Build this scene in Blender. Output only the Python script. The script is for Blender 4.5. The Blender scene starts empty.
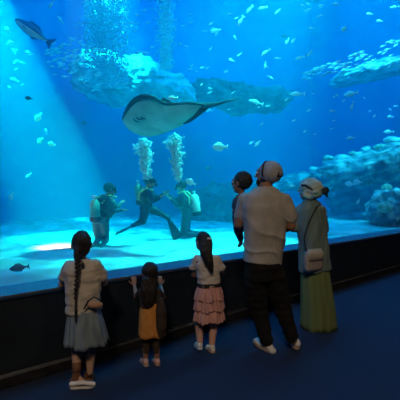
import bpy, bmesh, math, random
from mathutils import Vector, Matrix, noise, Euler
random.seed(7)
S = bpy.context.scene
COL = S.collection

# ------------------------------------------------------------------ camera
F = 400.0; CH = 1.5; TILT = math.atan(10/400)
cam = bpy.data.cameras.new('camera'); camo = bpy.data.objects.new('camera', cam); COL.objects.link(camo)
cam.sensor_width = 36; cam.lens = 36; cam.clip_end = 200
camo.location = (0, 0, CH); camo.rotation_euler = (math.pi/2 - TILT, 0, 0)
S.camera = camo

def ray(px, py):
    a = (px-200)/F; b = (200-py)/F
    c, s = math.cos(TILT), math.sin(TILT)
    return Vector((a, c + b*s, -s + b*c))
def at(px, py, Y):
    d = ray(px, py); return Vector((0, 0, CH)) + d*(Y/d.y)
def onz(px, py, z=0.0):
    d = ray(px, py); return Vector((0, 0, CH)) + d*((z-CH)/d.z)

# wall frame: U along the glass, V into the tank
A0 = onz(0, 388); B0 = onz(400, 269)
U = (B0-A0).normalized(); V = Vector((-U.y, U.x, 0)); O = A0.copy()
WROT = math.atan2(U.y, U.x)
def W(u, v, z=0.0): return O + U*u + V*v + Vector((0, 0, z))
def uv_of(p): q = p-O; return q.dot(U), q.dot(V)

SILL = 0.70; GV = 0.30; SAND = 0.50
TU0, TU1, TV1, TZ = -7.0, 19.0, 10.0, 12.0
RU0, RU1, RV0, RZ = -6.0, 11.5, -9.0, 6.6

# ------------------------------------------------------------------ view + world
S.view_settings.view_transform = 'Standard'; S.view_settings.look = 'None'
S.view_settings.gamma = 1; S.view_settings.use_curve_mapping = False
S.view_settings.exposure = 0.0
w = bpy.data.worlds.new('world'); S.world = w; w.use_nodes = True
w.node_tree.nodes['Background'].inputs[0].default_value = (0.01, 0.02, 0.04, 1)
w.node_tree.nodes['Background'].inputs[1].default_value = 0.02
try:
    S.cycles.volume_bounces = 2
    S.cycles.max_bounces = 8; S.cycles.diffuse_bounces = 3; S.cycles.transparent_max_bounces = 40
    S.cycles.sample_clamp_indirect = 4.0
    S.cycles.caustics_refractive = False; S.cycles.caustics_reflective = False
except Exception: pass

# ------------------------------------------------------------------ lights
def aim(o, target):
    o.rotation_euler = (Vector(target)-o.location).to_track_quat('-Z', 'Y').to_euler()
def area(name, loc, target, sx, sy, power, color):
    l = bpy.data.lights.new(name, 'AREA'); l.shape = 'RECTANGLE'; l.size = sx; l.size_y = sy
    l.energy = power; l.color = color
    o = bpy.data.objects.new(name, l); COL.objects.link(o); o.location = loc; aim(o, target); return o
def ripple_light(l, scale):
    # noise painted into the lamp's strength imitates ripples thrown by a moving water surface
    l.use_nodes = True; nt = l.node_tree; em = nt.nodes['Emission']
    tc = nt.nodes.new('ShaderNodeTexCoord'); n = nt.nodes.new('ShaderNodeTexNoise'); n.inputs['Scale'].default_value = scale; n.inputs['Detail'].default_value = 2; n.inputs['Distortion'].default_value = 2.5
    mr = nt.nodes.new('ShaderNodeMapRange'); mr.inputs['From Min'].default_value = 0.35; mr.inputs['From Max'].default_value = 0.68; mr.inputs['To Min'].default_value = 0.1; mr.inputs['To Max'].default_value = 2.7
    nt.links.new(tc.outputs['Normal'], n.inputs[0]); nt.links.new(n.outputs[0], mr.inputs[0]); nt.links.new(mr.outputs[0], em.inputs['Strength'])
def spot(name, loc, target, deg, power, color, radius=0.1, blend=0.3, ripple=0):
    l = bpy.data.lights.new(name, 'SPOT'); l.energy = power; l.color = color; l.shadow_soft_size = radius
    l.spot_size = math.radians(deg); l.spot_blend = blend
    o = bpy.data.objects.new(name, l); COL.objects.link(o); o.location = loc; aim(o, target)
    if ripple: ripple_light(l, ripple)
    return o
for i, (u_, v_, e_) in enumerate([(-2, 3.2, 900), (5, 3.2, 1100), (12, 3.2, 2300)]):
    p_ = W(u_, v_, 11.6)
    a_ = area('pool_lamp_bank', p_, p_-Vector((0, 0, 5)), 5.5, 5.5, e_, (0.04, 0.50, 0.95)); a_.rotation_euler = (Matrix.Rotation(WROT, 3, 'Z') @ Matrix.Rotation(math.radians(28), 3, 'X')).to_euler()
    a_.scale = (1, 1, 1)
# shaft of light falling from the upper left down to the sand
spot('sun_shaft', at(-122, -250, 9.4), at(72, 228, 8.4), 11.5, 195000, (0.02, 0.95, 0.66), 0.08, 0.3)
spot('sun_shaft_wide', at(-60, -330, 9.0), at(20, 250, 7.6), 16, 9000, (0.04, 0.85, 0.90), 0.3, 0.6)
# vertical lamp over the bubble curtain and rock
spot('curtain_lamp', at(100, -210, 9.6), at(116, 62, 12.0), 20, 50000, (0.08, 1.0, 0.85), 0.25, 0.5)
spot('sand_spot', at(86, -150, 6.8), at(64, 244, 6.9), 9.0, 90000, (1.0, 0.06, 0.04), 0.1, 0.8)
spot('diver_fill', at(360, -220, 7.8), at(165, 235, 7.6), 38, 10500, (0.15, 1.0, 0.74), 0.08, 0.6, 42)  # added fill light, brightens the divers, the sand and the bubble plumes
spot('reef_fill', at(385, -190, 9.4), at(365, 150, 13.6), 42, 7000, (0.25, 0.95, 1.0), 0.2, 0.7)  # fill added near the glass to lift the reef ledge from the front
# warm ceiling lamps of the visitors' hall, behind and to the left of the camera
area('hall_lamp', W(-3.6, -5.6, 6.2), W(1.5, -1.2, 0.9), 0.8, 0.8, 170, (1.0, 0.75, 0.50))
area('hall_lamp', W(1.5, -7.8, 6.2), W(2.4, -1.4, 1.0), 0.8, 0.8, 30, (1.0, 0.72, 0.50))

# ------------------------------------------------------------------ materials
def mat(name, base, rough=0.8, var=None, scale=20, bump=0.0, bscale=60, metal=0.0, detail=4, stretch=(1,1,1), spec=0.3, contrast=(0.35, 0.65), sheen=0, coord='Object'):
    m = bpy.data.materials.new(name); m.use_nodes = True; nt = m.node_tree; N = nt.nodes; L = nt.links
    b = N['Principled BSDF']
    b.inputs['Roughness'].default_value = rough; b.inputs['Metallic'].default_value = metal
    b.inputs['Specular IOR Level'].default_value = spec
    if sheen: b.inputs['Sheen Weight'].default_value = sheen
    b.inputs['Base Color'].default_value = (*base, 1)
    tc = N.new('ShaderNodeTexCoord'); mp = N.new('ShaderNodeMapping'); mp.inputs['Scale'].default_value = stretch
    L.new(tc.outputs[coord], mp.inputs[0])
    if var is not None:
        n = N.new('ShaderNodeTexNoise'); n.inputs['Scale'].default_value = scale; n.inputs['Detail'].default_value = detail
        L.new(mp.outputs[0], n.inputs[0])
        r = N.new('ShaderNodeValToRGB'); r.color_ramp.elements[0].position = contrast[0]; r.color_ramp.elements[1].position = contrast[1]
        r.color_ramp.elements[0].color = (*base, 1); r.color_ramp.elements[1].color = (*var, 1)
        L.new(n.outputs[0], r.inputs[0]); L.new(r.outputs[0], b.inputs['Base Color'])
    if bump:
        n2 = N.new('ShaderNodeTexNoise'); n2.inputs['Scale'].default_value = bscale; n2.inputs['Detail'].default_value = 5
        L.new(mp.outputs[0], n2.inputs[0])
        bp = N.new('ShaderNodeBump'); bp.inputs['Strength'].default_value = bump; bp.inputs['Distance'].default_value = 0.02
        L.new(n2.outputs[0], bp.inputs['Height']); L.new(bp.outputs[0], b.inputs['Normal'])
    return m
M = {}
M['carpet'] = mat('carpet', (0.014, 0.026, 0.062), 0.95, (0.024, 0.042, 0.09), 90, 0.4, 300)
M['ceil'] = mat('ceiling_paint', (0.03, 0.03, 0.035), 0.95, (0.04, 0.04, 0.045), 5)
M['wall'] = mat('wall_paint', (0.007, 0.013, 0.022), 0.7, (0.012, 0.020, 0.032), 3, 0.1, 40)
M['sill'] = mat('sill_stone', (0.035, 0.10, 0.22), 0.32, (0.05, 0.13, 0.27), 8, 0.03, 30, spec=0.5)
M['trim'] = mat('trim_metal', (0.16, 0.16, 0.17), 0.45, (0.10, 0.10, 0.11), 14, 0, metal=0.3)
M['base'] = mat('base_paint', (0.005, 0.007, 0.010), 0.7, (0.020, 0.020, 0.022), 12, 0.1, 30)
M['sand'] = mat('sand', (0.36, 0.47, 0.42), 0.95, (0.72, 0.82, 0.74), 1.8, 0.9, 7, contrast=(0.38, 0.62))
M['tankwall'] = mat('tank_paint', (0.05, 0.22, 0.50), 0.95, (0.08, 0.30, 0.58), 0.35, 0.3, 2)
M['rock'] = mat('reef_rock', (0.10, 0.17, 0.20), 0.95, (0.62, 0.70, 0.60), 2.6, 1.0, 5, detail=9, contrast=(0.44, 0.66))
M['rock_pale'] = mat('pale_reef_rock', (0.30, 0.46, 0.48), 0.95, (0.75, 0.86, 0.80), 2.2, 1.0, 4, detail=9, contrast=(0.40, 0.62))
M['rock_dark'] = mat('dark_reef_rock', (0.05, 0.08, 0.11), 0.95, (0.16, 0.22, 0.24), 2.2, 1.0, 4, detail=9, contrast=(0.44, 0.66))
M['coral'] = mat('coral', (0.20, 0.34, 0.22), 0.95, (0.70, 0.75, 0.55), 7, 1.0, 14, detail=8)
M['bubble'] = mat('bubble', (0.95, 1.0, 1.0), 0.25, spec=0.8)
M['fish_pale'] = mat('pale_fish_skin', (0.70, 0.86, 0.84), 0.4, (0.9, 0.95, 0.9), 12, 0, spec=0.5)
M['fish_yellow'] = mat('yellow_fish_skin', (0.95, 0.88, 0.45), 0.45, (0.98, 0.95, 0.75), 10, 0)
M['fish_dark'] = mat('dark_fish_skin', (0.05, 0.10, 0.14), 0.5, (0.10, 0.16, 0.20), 12, 0)
M['fish_blue'] = mat('blue_fish_skin', (0.03, 0.08, 0.22), 0.4, (0.06, 0.14, 0.30), 9, 0)
M['fish_belly'] = mat('fish_belly', (0.55, 0.75, 0.78), 0.4, (0.7, 0.85, 0.85), 9, 0)
M['eye'] = mat('eye', (0.01, 0.01, 0.012), 0.2, spec=0.6)
M['eyewhite'] = mat('eyeball', (0.8, 0.78, 0.74), 0.25, spec=0.5)
M['ray_belly'] = mat('ray_belly', (0.24, 0.44, 0.39), 0.7, (0.44, 0.64, 0.56), 4.5, 0.1, 8)
M['ray_back'] = mat('ray_back', (0.012, 0.03, 0.05), 0.6, (0.03, 0.055, 0.08), 6, 0.2, 20)
M['skin_tan'] = mat('skin_tan', (0.42, 0.24, 0.16), 0.55, (0.46, 0.27, 0.18), 8)
M['skin_fair'] = mat('skin_fair', (0.52, 0.33, 0.24), 0.55, (0.56, 0.37, 0.27), 8)
M['skin_brown'] = mat('skin_brown', (0.30, 0.16, 0.10), 0.55, (0.34, 0.18, 0.12), 8)
M['hair'] = mat('hair', (0.010, 0.008, 0.008), 0.5, (0.025, 0.02, 0.018), 60, 0.8, 90, stretch=(1, 1, 0.15), spec=0.4)
M['shirt_beige'] = mat('beige_cotton', (0.42, 0.39, 0.33), 0.9, (0.52, 0.48, 0.41), 14, 0.35, 26, stretch=(1, 1, 0.4))
M['shirt_grey'] = mat('grey_cotton', (0.33, 0.32, 0.29), 0.9, (0.42, 0.405, 0.37), 9, 0.4, 16, stretch=(1, 1, 0.5))
M['shirt_cream'] = mat('cream_cotton', (0.50, 0.46, 0.42), 0.9, (0.60, 0.55, 0.50), 14, 0.3, 30)
M['denim'] = mat('grey_blue_skirt_cloth', (0.13, 0.18, 0.22), 0.9, (0.22, 0.28, 0.32), 26, 0.4, 40, stretch=(1, 1, 0.15))
M['tulle'] = mat('pink_tulle', (0.52, 0.26, 0.24), 0.95, (0.68, 0.38, 0.34), 30, 0.5, 60, stretch=(1, 1, 0.3))
M['leg_pink'] = mat('peach_leggings', (0.60, 0.34, 0.27), 0.8, (0.68, 0.40, 0.32), 12)
M['orange'] = mat('orange_cloth', (0.50, 0.20, 0.045), 0.9, (0.60, 0.27, 0.07), 14, 0.3, 30)
M['black'] = mat('black_cloth', (0.005, 0.005, 0.006), 0.95, (0.010, 0.009, 0.010), 16, 0.4, 20)
M['dark_brown'] = mat('dark_brown_cloth', (0.035, 0.025, 0.02), 0.9, (0.06, 0.04, 0.03), 16, 0.3, 20)
M['white_shoe'] = mat('white_shoe', (0.70, 0.66, 0.62), 0.6, (0.78, 0.74, 0.70), 14)
M['rubber'] = mat('white_rubber', (0.75, 0.73, 0.70), 0.6, (0.82, 0.80, 0.78), 14)
M['pink_shoe'] = mat('pink_shoe', (0.62, 0.34, 0.28), 0.6, (0.70, 0.42, 0.35), 14)
M['brown_shoe'] = mat('brown_leather', (0.16, 0.075, 0.04), 0.6, (0.22, 0.10, 0.06), 14)
M['tan_sole'] = mat('tan_sole', (0.50, 0.35, 0.25), 0.7, (0.55, 0.40, 0.30), 14)
M['cap'] = mat('cap_cloth', (0.25, 0.28, 0.31), 0.85, (0.37, 0.40, 0.42), 30, 0.2, 60)
M['strap'] = mat('dark_strap', (0.02, 0.02, 0.022), 0.7, (0.04, 0.035, 0.03), 18)
M['scarf'] = mat('pale_teal_scarf', (0.14, 0.36, 0.36), 0.85, (0.55, 0.66, 0.60), 10, 0.6, 14)
M['cardigan'] = mat('grey_green_knit', (0.12, 0.19, 0.18), 0.9, (0.18, 0.26, 0.25), 12, 0.5, 20, stretch=(1, 1, 0.3))
M['olive'] = mat('olive_skirt_cloth', (0.13, 0.18, 0.07), 0.9, (0.19, 0.25, 0.10), 10, 0.4, 26, stretch=(1, 1, 0.08))
M['bag'] = mat('grey_bag_cloth', (0.30, 0.27, 0.26), 0.7, (0.38, 0.34, 0.32), 18, 0.2, 40)
M['toddler_cloth'] = mat('navy_cloth', (0.03, 0.03, 0.04), 0.9, (0.05, 0.05, 0.07), 16, 0.3, 20)
M['wetsuit'] = mat('wetsuit', (0.010, 0.022, 0.045), 0.6, (0.018, 0.035, 0.06), 10)
M['wetsuit_teal'] = mat('teal_wetsuit', (0.025, 0.10, 0.11), 0.6, (0.045, 0.14, 0.14), 10)
M['vest'] = mat('dive_vest', (0.008, 0.014, 0.018), 0.6, (0.05, 0.09, 0.09), 14, 0.3, 20)
M['tank_green'] = mat('green_cylinder_paint', (0.05, 0.24, 0.17), 0.45, (0.12, 0.42, 0.30), 9)
M['tank_pale'] = mat('pale_cylinder_paint', (0.75, 0.85, 0.62), 0.45, (0.85, 0.92, 0.72), 5)
M['yellow'] = mat('yellow_strap', (0.85, 0.80, 0.35), 0.6)
M['fin'] = mat('dark_fin_rubber', (0.012, 0.03, 0.045), 0.6)
M['fin_pale'] = mat('pale_fin_rubber', (0.75, 0.88, 0.85), 0.6)
M['steel'] = mat('steel', (0.6, 0.6, 0.6), 0.35, metal=0.8)
# bubbles let part of the light through
nt = M['bubble'].node_tree; tb = nt.nodes.new('ShaderNodeBsdfTransparent'); mb = nt.nodes.new('ShaderNodeMixShader'); mb.inputs[0].default_value = 0.6
nt.links.new(tb.outputs[0], mb.inputs[1]); nt.links.new(nt.nodes['Principled BSDF'].outputs[0], mb.inputs[2]); nt.links.new(mb.outputs[0], nt.nodes['Material Output'].inputs['Surface'])
# glass: a real thin pane, clear with a Fresnel reflection
g = bpy.data.materials.new('aquarium_glass'); g.use_nodes = True; nt = g.node_tree; nt.nodes.clear()
out = nt.nodes.new('ShaderNodeOutputMaterial'); mx = nt.nodes.new('ShaderNodeMixShader'); tr = nt.nodes.new('ShaderNodeBsdfTransparent')
gl = nt.nodes.new('ShaderNodeBsdfGlossy'); lw = nt.nodes.new('ShaderNodeLayerWeight'); lw.inputs[0].default_value = 0.5
pw = nt.nodes.new('ShaderNodeMath'); pw.operation = 'POWER'; pw.inputs[1].default_value = 5.0; nt.links.new(lw.outputs['Facing'], pw.inputs[0])
fr = nt.nodes.new('ShaderNodeMath'); fr.operation = 'MULTIPLY_ADD'; fr.inputs[1].default_value = 0.6; fr.inputs[2].default_value = 0.02; nt.links.new(pw.outputs[0], fr.inputs[0])
gl.inputs['Roughness'].default_value = 0.02; tr.inputs[0].default_value = (0.97, 0.99, 1, 1)
nt.links.new(fr.outputs[0], mx.inputs[0]); nt.links.new(tr.outputs[0], mx.inputs[1]); nt.links.new(gl.outputs[0], mx.inputs[2]); nt.links.new(mx.outputs[0], out.inputs[0])
M['glass'] = g
# water: homogeneous haze that scatters and absorbs
wm = bpy.data.materials.new('sea_water'); wm.use_nodes = True; nt = wm.node_tree; nt.nodes.clear()
out = nt.nodes.new('ShaderNodeOutputMaterial'); ad = nt.nodes.new('ShaderNodeAddShader')
vs = nt.nodes.new('ShaderNodeVolumeScatter'); va = nt.nodes.new('ShaderNodeVolumeAbsorption')
vs.inputs['Color'].default_value = (0.02, 0.74, 1.0, 1); vs.inputs['Density'].default_value = 0.045; vs.inputs['Anisotropy'].default_value = 0.25
va.inputs['Color'].default_value = (0.0, 0.86, 0.97, 1); va.inputs['Density'].default_value = 0.25
nt.links.new(vs.outputs[0], ad.inputs[0]); nt.links.new(va.outputs[0], ad.inputs[1]); nt.links.new(ad.outputs[0], out.inputs['Volume'])
M['water'] = wm

# ------------------------------------------------------------------ object helpers
def tag(o, label=None, cat=None, group=None, kind=None):
    if label: o['label'] = label
    if cat: o['category'] = cat
    if group: o['group'] = group
    if kind: o['kind'] = kind
    return o
def empty(name, loc, rz=0.0):
    o = bpy.data.objects.new(name, None); COL.objects.link(o); o.location = loc; o.rotation_euler = (0, 0, rz); o.empty_display_size = 0.1
    return o
def link(name, me, parent=None, smooth=True):
    o = bpy.data.objects.new(name, me); COL.objects.link(o)
    if parent is not None: o.parent = parent
    if smooth: me.polygons.foreach_set('use_smooth', [True]*len(me.polygons))
    me.update(); return o

class MB:
    """collects shapes for ONE mesh"""
    def __init__(s): s.v = []; s.f = []; s.mi = []
    def add(s, vs, fs, mi=0):
        n = len(s.v); s.v += [Vector(x) for x in vs]; s.f += [tuple(i+n for i in f) for f in fs]; s.mi += [mi]*len(fs)
    def box(s, c, size, rot=None, mi=0):
        hx, hy, hz = size[0]/2, size[1]/2, size[2]/2
        R = rot if rot is not None else Matrix.Identity(3)
        vs = [Vector(c)+R@Vector((x, y, z)) for x in (-hx, hx) for y in (-hy, hy) for z in (-hz, hz)]
        s.add(vs, [(0,1,3,2),(4,6,7,5),(0,4,5,1),(2,3,7,6),(0,2,6,4),(1,5,7,3)], mi)
    def prism(s, quad, z0, z1, mi=0):
        n = len(quad)
        vs = [Vector((q[0], q[1], z0)) for q in quad]+[Vector((q[0], q[1], z1)) for q in quad]
        fs = [tuple(reversed(range(n))), tuple(range(n, 2*n))]+[(i, (i+1) % n, n+(i+1) % n, n+i) for i in range(n)]
        s.add(vs, fs, mi)
    def wbox(s, u0, u1, v0, v1, z0, z1, mi=0):
        s.prism([W(u0, v0), W(u1, v0), W(u1, v1), W(u0, v1)], z0, z1, mi)
    def loft(s, rings, cap=True, mi=0):
        n = len(rings[0]); vs = [p for r in rings for p in r]; fs = []
        for i in range(len(rings)-1):
            for k in range(n):
                a = i*n+k; b = i*n+(k+1) % n
                fs.append((a, b, b+n, a+n))
        if cap:
            fs.append(tuple(reversed(range(n)))); m = (len(rings)-1)*n; fs.append(tuple(m+k for k in range(n)))
        s.add(vs, fs, mi)
    def tube(s, pts, rad, seg=10, cap=True, mi=0, flat=1.0, side=None):
        pts = [Vector(p) for p in pts]
        if not hasattr(rad, '__len__'): rad = [rad]*len(pts)
        rings = []; prev = None
        for i, p in enumerate(pts):
            t = (pts[min(i+1, len(pts)-1)]-pts[max(i-1, 0)]).normalized()
            if side is not None: x = Vector(side)
            elif prev is not None: x = prev
            else: x = Vector((0, 0, 1)) if abs(t.z) < 0.9 else Vector((1, 0, 0))
            x = (x - t*x.dot(t)).normalized(); y = t.cross(x); prev = x
            rings.append([p + x*math.cos(a)*rad[i] + y*math.sin(a)*rad[i]*flat for a in [2*math.pi*k/seg for k in range(seg)]])
        s.loft(rings, cap, mi)
    def cap_chain(s, pts, rad, seg=12, mi=0):
        """tapered capsules: tube with rounded ends at each joint"""
        pts = [Vector(p) for p in pts]
        for i in range(len(pts)-1):
            a, b = pts[i], pts[i+1]; ra, rb = rad[i], rad[i+1]
            if (b-a).length < 1e-5: continue
            t = (b-a).normalized(); P = []; Rr = []
            for k in (0.08, 0.35, 0.65, 0.9): P.append(a - t*ra*math.cos(k*math.pi/2)); Rr.append(ra*math.sin(k*math.pi/2))
            P += [a, b]; Rr += [ra, rb]
            for k in (0.9, 0.65, 0.35, 0.08): P.append(b + t*rb*math.cos(k*math.pi/2)); Rr.append(rb*math.sin(k*math.pi/2))
            s.tube(P, Rr, seg, True, mi)
    def ell(s, c, r, rot=None, seg=16, rg=10, mi=0):
        R = rot if rot is not None else Matrix.Identity(3)
        rings = []
        for i in range(rg+1):
            th = math.pi*(0.02 + 0.96*i/rg)
            rings.append([Vector(c)+R@Vector((r[0]*math.sin(th)*math.cos(a), r[1]*math.sin(th)*math.sin(a), -r[2]*math.cos(th))) for a in [2*math.pi*k/seg for k in range(seg)]])
        s.loft(rings, True, mi)
    def torso(s, pts, rx, ry, lat, seg=24, power=2.4, mi=0):
        """elliptic sections along the spine, lateral axis lat"""
        pts = [Vector(p) for p in pts]; rings = []
        for i, p in enumerate(pts):
            t = (pts[min(i+1, len(pts)-1)]-pts[max(i-1, 0)]).normalized()
            x = Vector(lat); x = (x-t*x.dot(t)).normalized(); y = t.cross(x)
            ring = []
            for k in range(seg):
                a = 2*math.pi*k/seg; c_, s_ = math.cos(a), math.sin(a)
                ring.append(p + x*rx[i]*math.copysign(abs(c_)**(2/power), c_) + y*ry[i]*math.copysign(abs(s_)**(2/power), s_))
            rings.append(ring)
        s.loft(rings, True, mi)
    def mesh(s, name='m'):
        me = bpy.data.meshes.new(name); me.from_pydata([tuple(v) for v in s.v], [], s.f)
        me.polygons.foreach_set('material_index', s.mi); me.update()
        return me
    def build(s, name, mats, parent=None, smooth=True):
        me = s.mesh(name)
        for m in (mats if isinstance(mats, (list, tuple)) else [mats]): me.materials.append(m)
        bm = bmesh.new(); bm.from_mesh(me); bmesh.ops.recalc_face_normals(bm, faces=bm.faces); bm.to_mesh(me); bm.free()
        return link(name, me, parent, smooth)
    def fuse(s, name, m, parent=None, voxel=0.008, smooth=4, disp=None):
        """merge all shapes into one continuous skin"""
        me = s.mesh('tmp'); t = bpy.data.objects.new('tmp', me); COL.objects.link(t)
        r = t.modifiers.new('r', 'REMESH'); r.mode = 'VOXEL'; r.voxel_size = voxel
        if smooth:
            k = t.modifiers.new('s', 'SMOOTH'); k.factor = 0.5; k.iterations = smooth
        dg = bpy.context.evaluated_depsgraph_get(); dg.update()
        nm = bpy.data.meshes.new_from_object(t.evaluated_get(dg))
        bpy.data.objects.remove(t); bpy.data.meshes.remove(me)
        if disp:
            ns = [v.normal.copy() for v in nm.vertices]
            for v, n in zip(nm.vertices, ns): v.co += n*disp(v.co, n)
        nm.name = name; nm.materials.clear(); nm.materials.append(m)
        return link(name, nm, parent)

# ------------------------------------------------------------------ setting: hall
def struct(name, mb, m, smooth=False):
    o = mb.build(name, m, None, smooth); o['kind'] = 'structure'; return o
b = MB(); b.wbox(RU0, RU1, RV0, 0.0, -0.2, 0.0); struct('floor', b, M['carpet'])
b = MB(); b.wbox(RU0, RU1, RV0, 0.0, RZ, RZ+0.2); struct('ceiling', b, M['ceil'])
b = MB(); b.wbox(RU0, RU1, 0.0, GV+0.02, -0.2, SILL-0.03); struct('wall_front', b, M['wall'])
b = MB(); b.wbox(RU0, RU1, 0.0, GV+0.02, 6.2, 12.4); struct('wall_upper', b, M['wall'])
b = MB(); b.wbox(RU0-0.2, RU0, RV0, GV, -0.2, RZ+0.2); struct('wall_left', b, M['wall'])
b = MB(); b.wbox(RU1, RU1+0.2, RV0, 0.0, -0.2, RZ+0.2); struct('wall_right', b, M['wall'])
b = MB(); b.wbox(RU0-0.2, RU1+0.2, RV0-0.2, RV0, -0.2, RZ+0.2); struct('wall_back', b, M['wall'])
b = MB(); b.wbox(RU0, RU1, -0.02, GV+0.02, SILL-0.03, SILL); struct('trim_1', b, M['sill'])
b = MB(); b.wbox(RU0, RU1, -0.032, -0.02, SILL-0.014, SILL+0.002); struct('trim_2', b, M['trim'])
b = MB(); b.wbox(RU0, RU1, -0.045, 0.0, 0.0, 0.085); struct('baseboard_front', b, M['base'])
b = MB(); b.wbox(RU0, RU1, -0.05, 0.0, 0.085, 0.095); struct('trim_3', b, M['trim'])
b = MB(); b.wbox(RU0, RU1, GV, GV+0.08, SILL, 6.2); struct('window_1', b, M['glass'])
# tank shell
b = MB(); b.wbox(TU0, TU1, TV1, TV1+0.3, -0.5, TZ); struct('tank_wall_far', b, M['tankwall'])
b = MB(); b.wbox(TU0-0.3, TU0, GV, TV1+0.3, -0.5, TZ); struct('tank_wall_left', b, M['tankwall'])
b = MB(); b.wbox(TU1, TU1+0.3, GV, TV1+0.3, -0.5, TZ); struct('tank_wall_right', b, M['tankwall'])
b = MB(); b.wbox(RU1, TU1, GV-0.1, GV+0.02, -0.5, TZ); struct('tank_wall_near', b, M['tankwall'])
b = MB(); b.wbox(TU0-0.3, TU1+0.3, GV, TV1+0.3, TZ, TZ+0.2); struct('tank_roof', b, M['ceil'])
b = MB(); b.wbox(TU0+0.01, TU1-0.01, GV+0.09, TV1-0.01, SAND-0.6, TZ-0.6)
wo = struct('water', b, M['water'])
# sand bed with low dunes
def sand_z(u, v):
    p = Vector((u*0.45, v*0.9, 0)); r = noise.noise(p)*0.12 + noise.noise(p*3.1)*0.06
    return SAND + r*min(1, max(0, (v-0.9)/1.5))
b = MB(); nu, nv = 150, 70; vs = []; fs = []
for i in range(nu+1):
    for j in range(nv+1):
        u_ = TU0+(TU1-TU0)*i/nu; v_ = GV+0.09+(TV1-GV-0.09)*j/nv
        vs.append(W(u_, v_, sand_z(u_, v_)))
for i in range(nu):
    for j in range(nv):
        a = i*(nv+1)+j; fs.append((a, a+nv+1, a+nv+2, a+1))
b.add(vs, fs); so = struct('sand_bed', b, M['sand'], True)
def sandpt(px, py):
    p = onz(px, py, SAND)
    for _ in range(4): p = onz(px, py, sand_z(*uv_of(p)))
    return p

# ------------------------------------------------------------------ reef
def rock(name, label, c, r, rot, m, seed, amp=0.35, cat='rock', sub=5, group=None, sink=None):
    bm = bmesh.new(); bmesh.ops.create_icosphere(bm, subdivisions=sub, radius=1)
    R = Euler(rot).to_matrix(); off = Vector((seed*7.3, seed*3.1, seed*1.7)); rm = max(r)
    for v in bm.verts:
        n = v.co.normalized(); q = Vector((n.x*r[0], n.y*r[1], n.z*r[2]))
        s = q*1.6/ (0.5+0.5*rm) + off
        d = noise.fractal(s, 0.9, 2.1, 5)*amp + abs(noise.noise(s*2.3))*amp*0.5
        d += (noise.noise(q*5+off)*0.14+noise.noise(q*11+off)*0.08)*min(1, amp/0.3)
        v.co = R @ (q*(1+d*0.55) + n*d*min(r)*0.7)
    me = bpy.data.meshes.new(name); bm.to_mesh(me); bm.free(); me.materials.append(m)
    o = link(name, me); o.location = c; tag(o, label, cat, group); return o
zr = WROT
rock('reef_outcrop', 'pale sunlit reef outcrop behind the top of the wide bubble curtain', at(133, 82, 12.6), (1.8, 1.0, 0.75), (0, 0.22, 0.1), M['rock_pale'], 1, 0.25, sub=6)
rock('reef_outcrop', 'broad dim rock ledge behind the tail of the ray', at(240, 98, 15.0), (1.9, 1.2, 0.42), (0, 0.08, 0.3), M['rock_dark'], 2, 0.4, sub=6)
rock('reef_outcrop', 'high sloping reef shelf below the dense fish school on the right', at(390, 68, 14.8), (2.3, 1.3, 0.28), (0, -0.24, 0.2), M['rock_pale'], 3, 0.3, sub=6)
LEDGE_O = rock('reef_outcrop', 'large overhanging reef ledge with corals right of the woman in the headscarf', at(390, 163, 13.6), (2.9, 1.1, 0.52), (0, -0.22, -0.1), M['rock'], 4, 0.35, sub=6)
FOOT_O = rock('reef_outcrop', 'encrusted reef foot rising from the sand at the right edge', at(398, 211, 11.4), (0.85, 0.7, 0.50), (0, -0.1, 0.2), M['rock'], 5, 0.4, sub=6)
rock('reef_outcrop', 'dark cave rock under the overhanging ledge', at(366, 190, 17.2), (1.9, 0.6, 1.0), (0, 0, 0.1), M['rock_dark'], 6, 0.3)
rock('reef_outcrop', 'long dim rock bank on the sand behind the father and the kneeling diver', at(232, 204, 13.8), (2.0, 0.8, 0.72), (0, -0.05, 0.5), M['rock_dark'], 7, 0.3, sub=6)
rock('reef_outcrop', 'pale rock shelf between the headscarf and the father\'s cap', at(296, 182, 16.2), (1.4, 0.7, 0.30), (0, -0.12, 0.3), M['rock'], 8, 0.3, sub=6)
rock('sand_bank', 'low pale sand bank lying in front of the cave at right', at(350, 218, 15.2), (1.1, 0.5, 0.22), (0, 0, 0.1), M['sand'], 10, 0.12, 'sand bank')
# coral heads on the ledge
ORD = ['first', 'second', 'third', 'fourth', 'fifth', 'sixth', 'seventh', 'eighth', 'ninth', 'tenth', 'eleventh', 'twelfth', 'thirteenth', 'fourteenth', 'fifteenth', 'sixteenth', 'seventeenth', 'eighteenth', 'nineteenth', 'twentieth', 'twenty first', 'twenty second']
def rank(k, n, first, last): return first if k == 0 else last if k == n-1 else ORD[k]
from mathutils.bvhtree import BVHTree
def bvh_of(o):
    R_ = o.rotation_euler.to_matrix(); return BVHTree.FromPolygons([o.location+R_@v.co for v in o.data.vertices], [tuple(f.vertices) for f in o.data.polygons])
def surf(t, px, py):
    for k in range(160):
        h = t.ray_cast(Vector((0, 0, CH)), ray(px, py+k*0.5))
        if h[0] is not None: return h[0]
    return at(px, py, 12)
LT, FT = bvh_of(LEDGE_O), bvh_of(FOOT_O)
for k, (px, r) in enumerate([(315, .10), (328, .12), (341, .15), (354, .11), (366, .16), (379, .13), (394, .17)]):
    rock('coral_head', '%s coral head on top of the overhanging reef ledge' % (['leftmost', 'second from left', 'third from left', 'middle', 'third from right', 'second from right', 'rightmost'][k]), surf(LT, px, 100), (r*1.5, r, r*0.7), (0, 0, k), M['coral' if k % 2 else 'rock_pale'], 20+k, 0.5, 'coral', 4, 'coral heads on the reef ledge')
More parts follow.
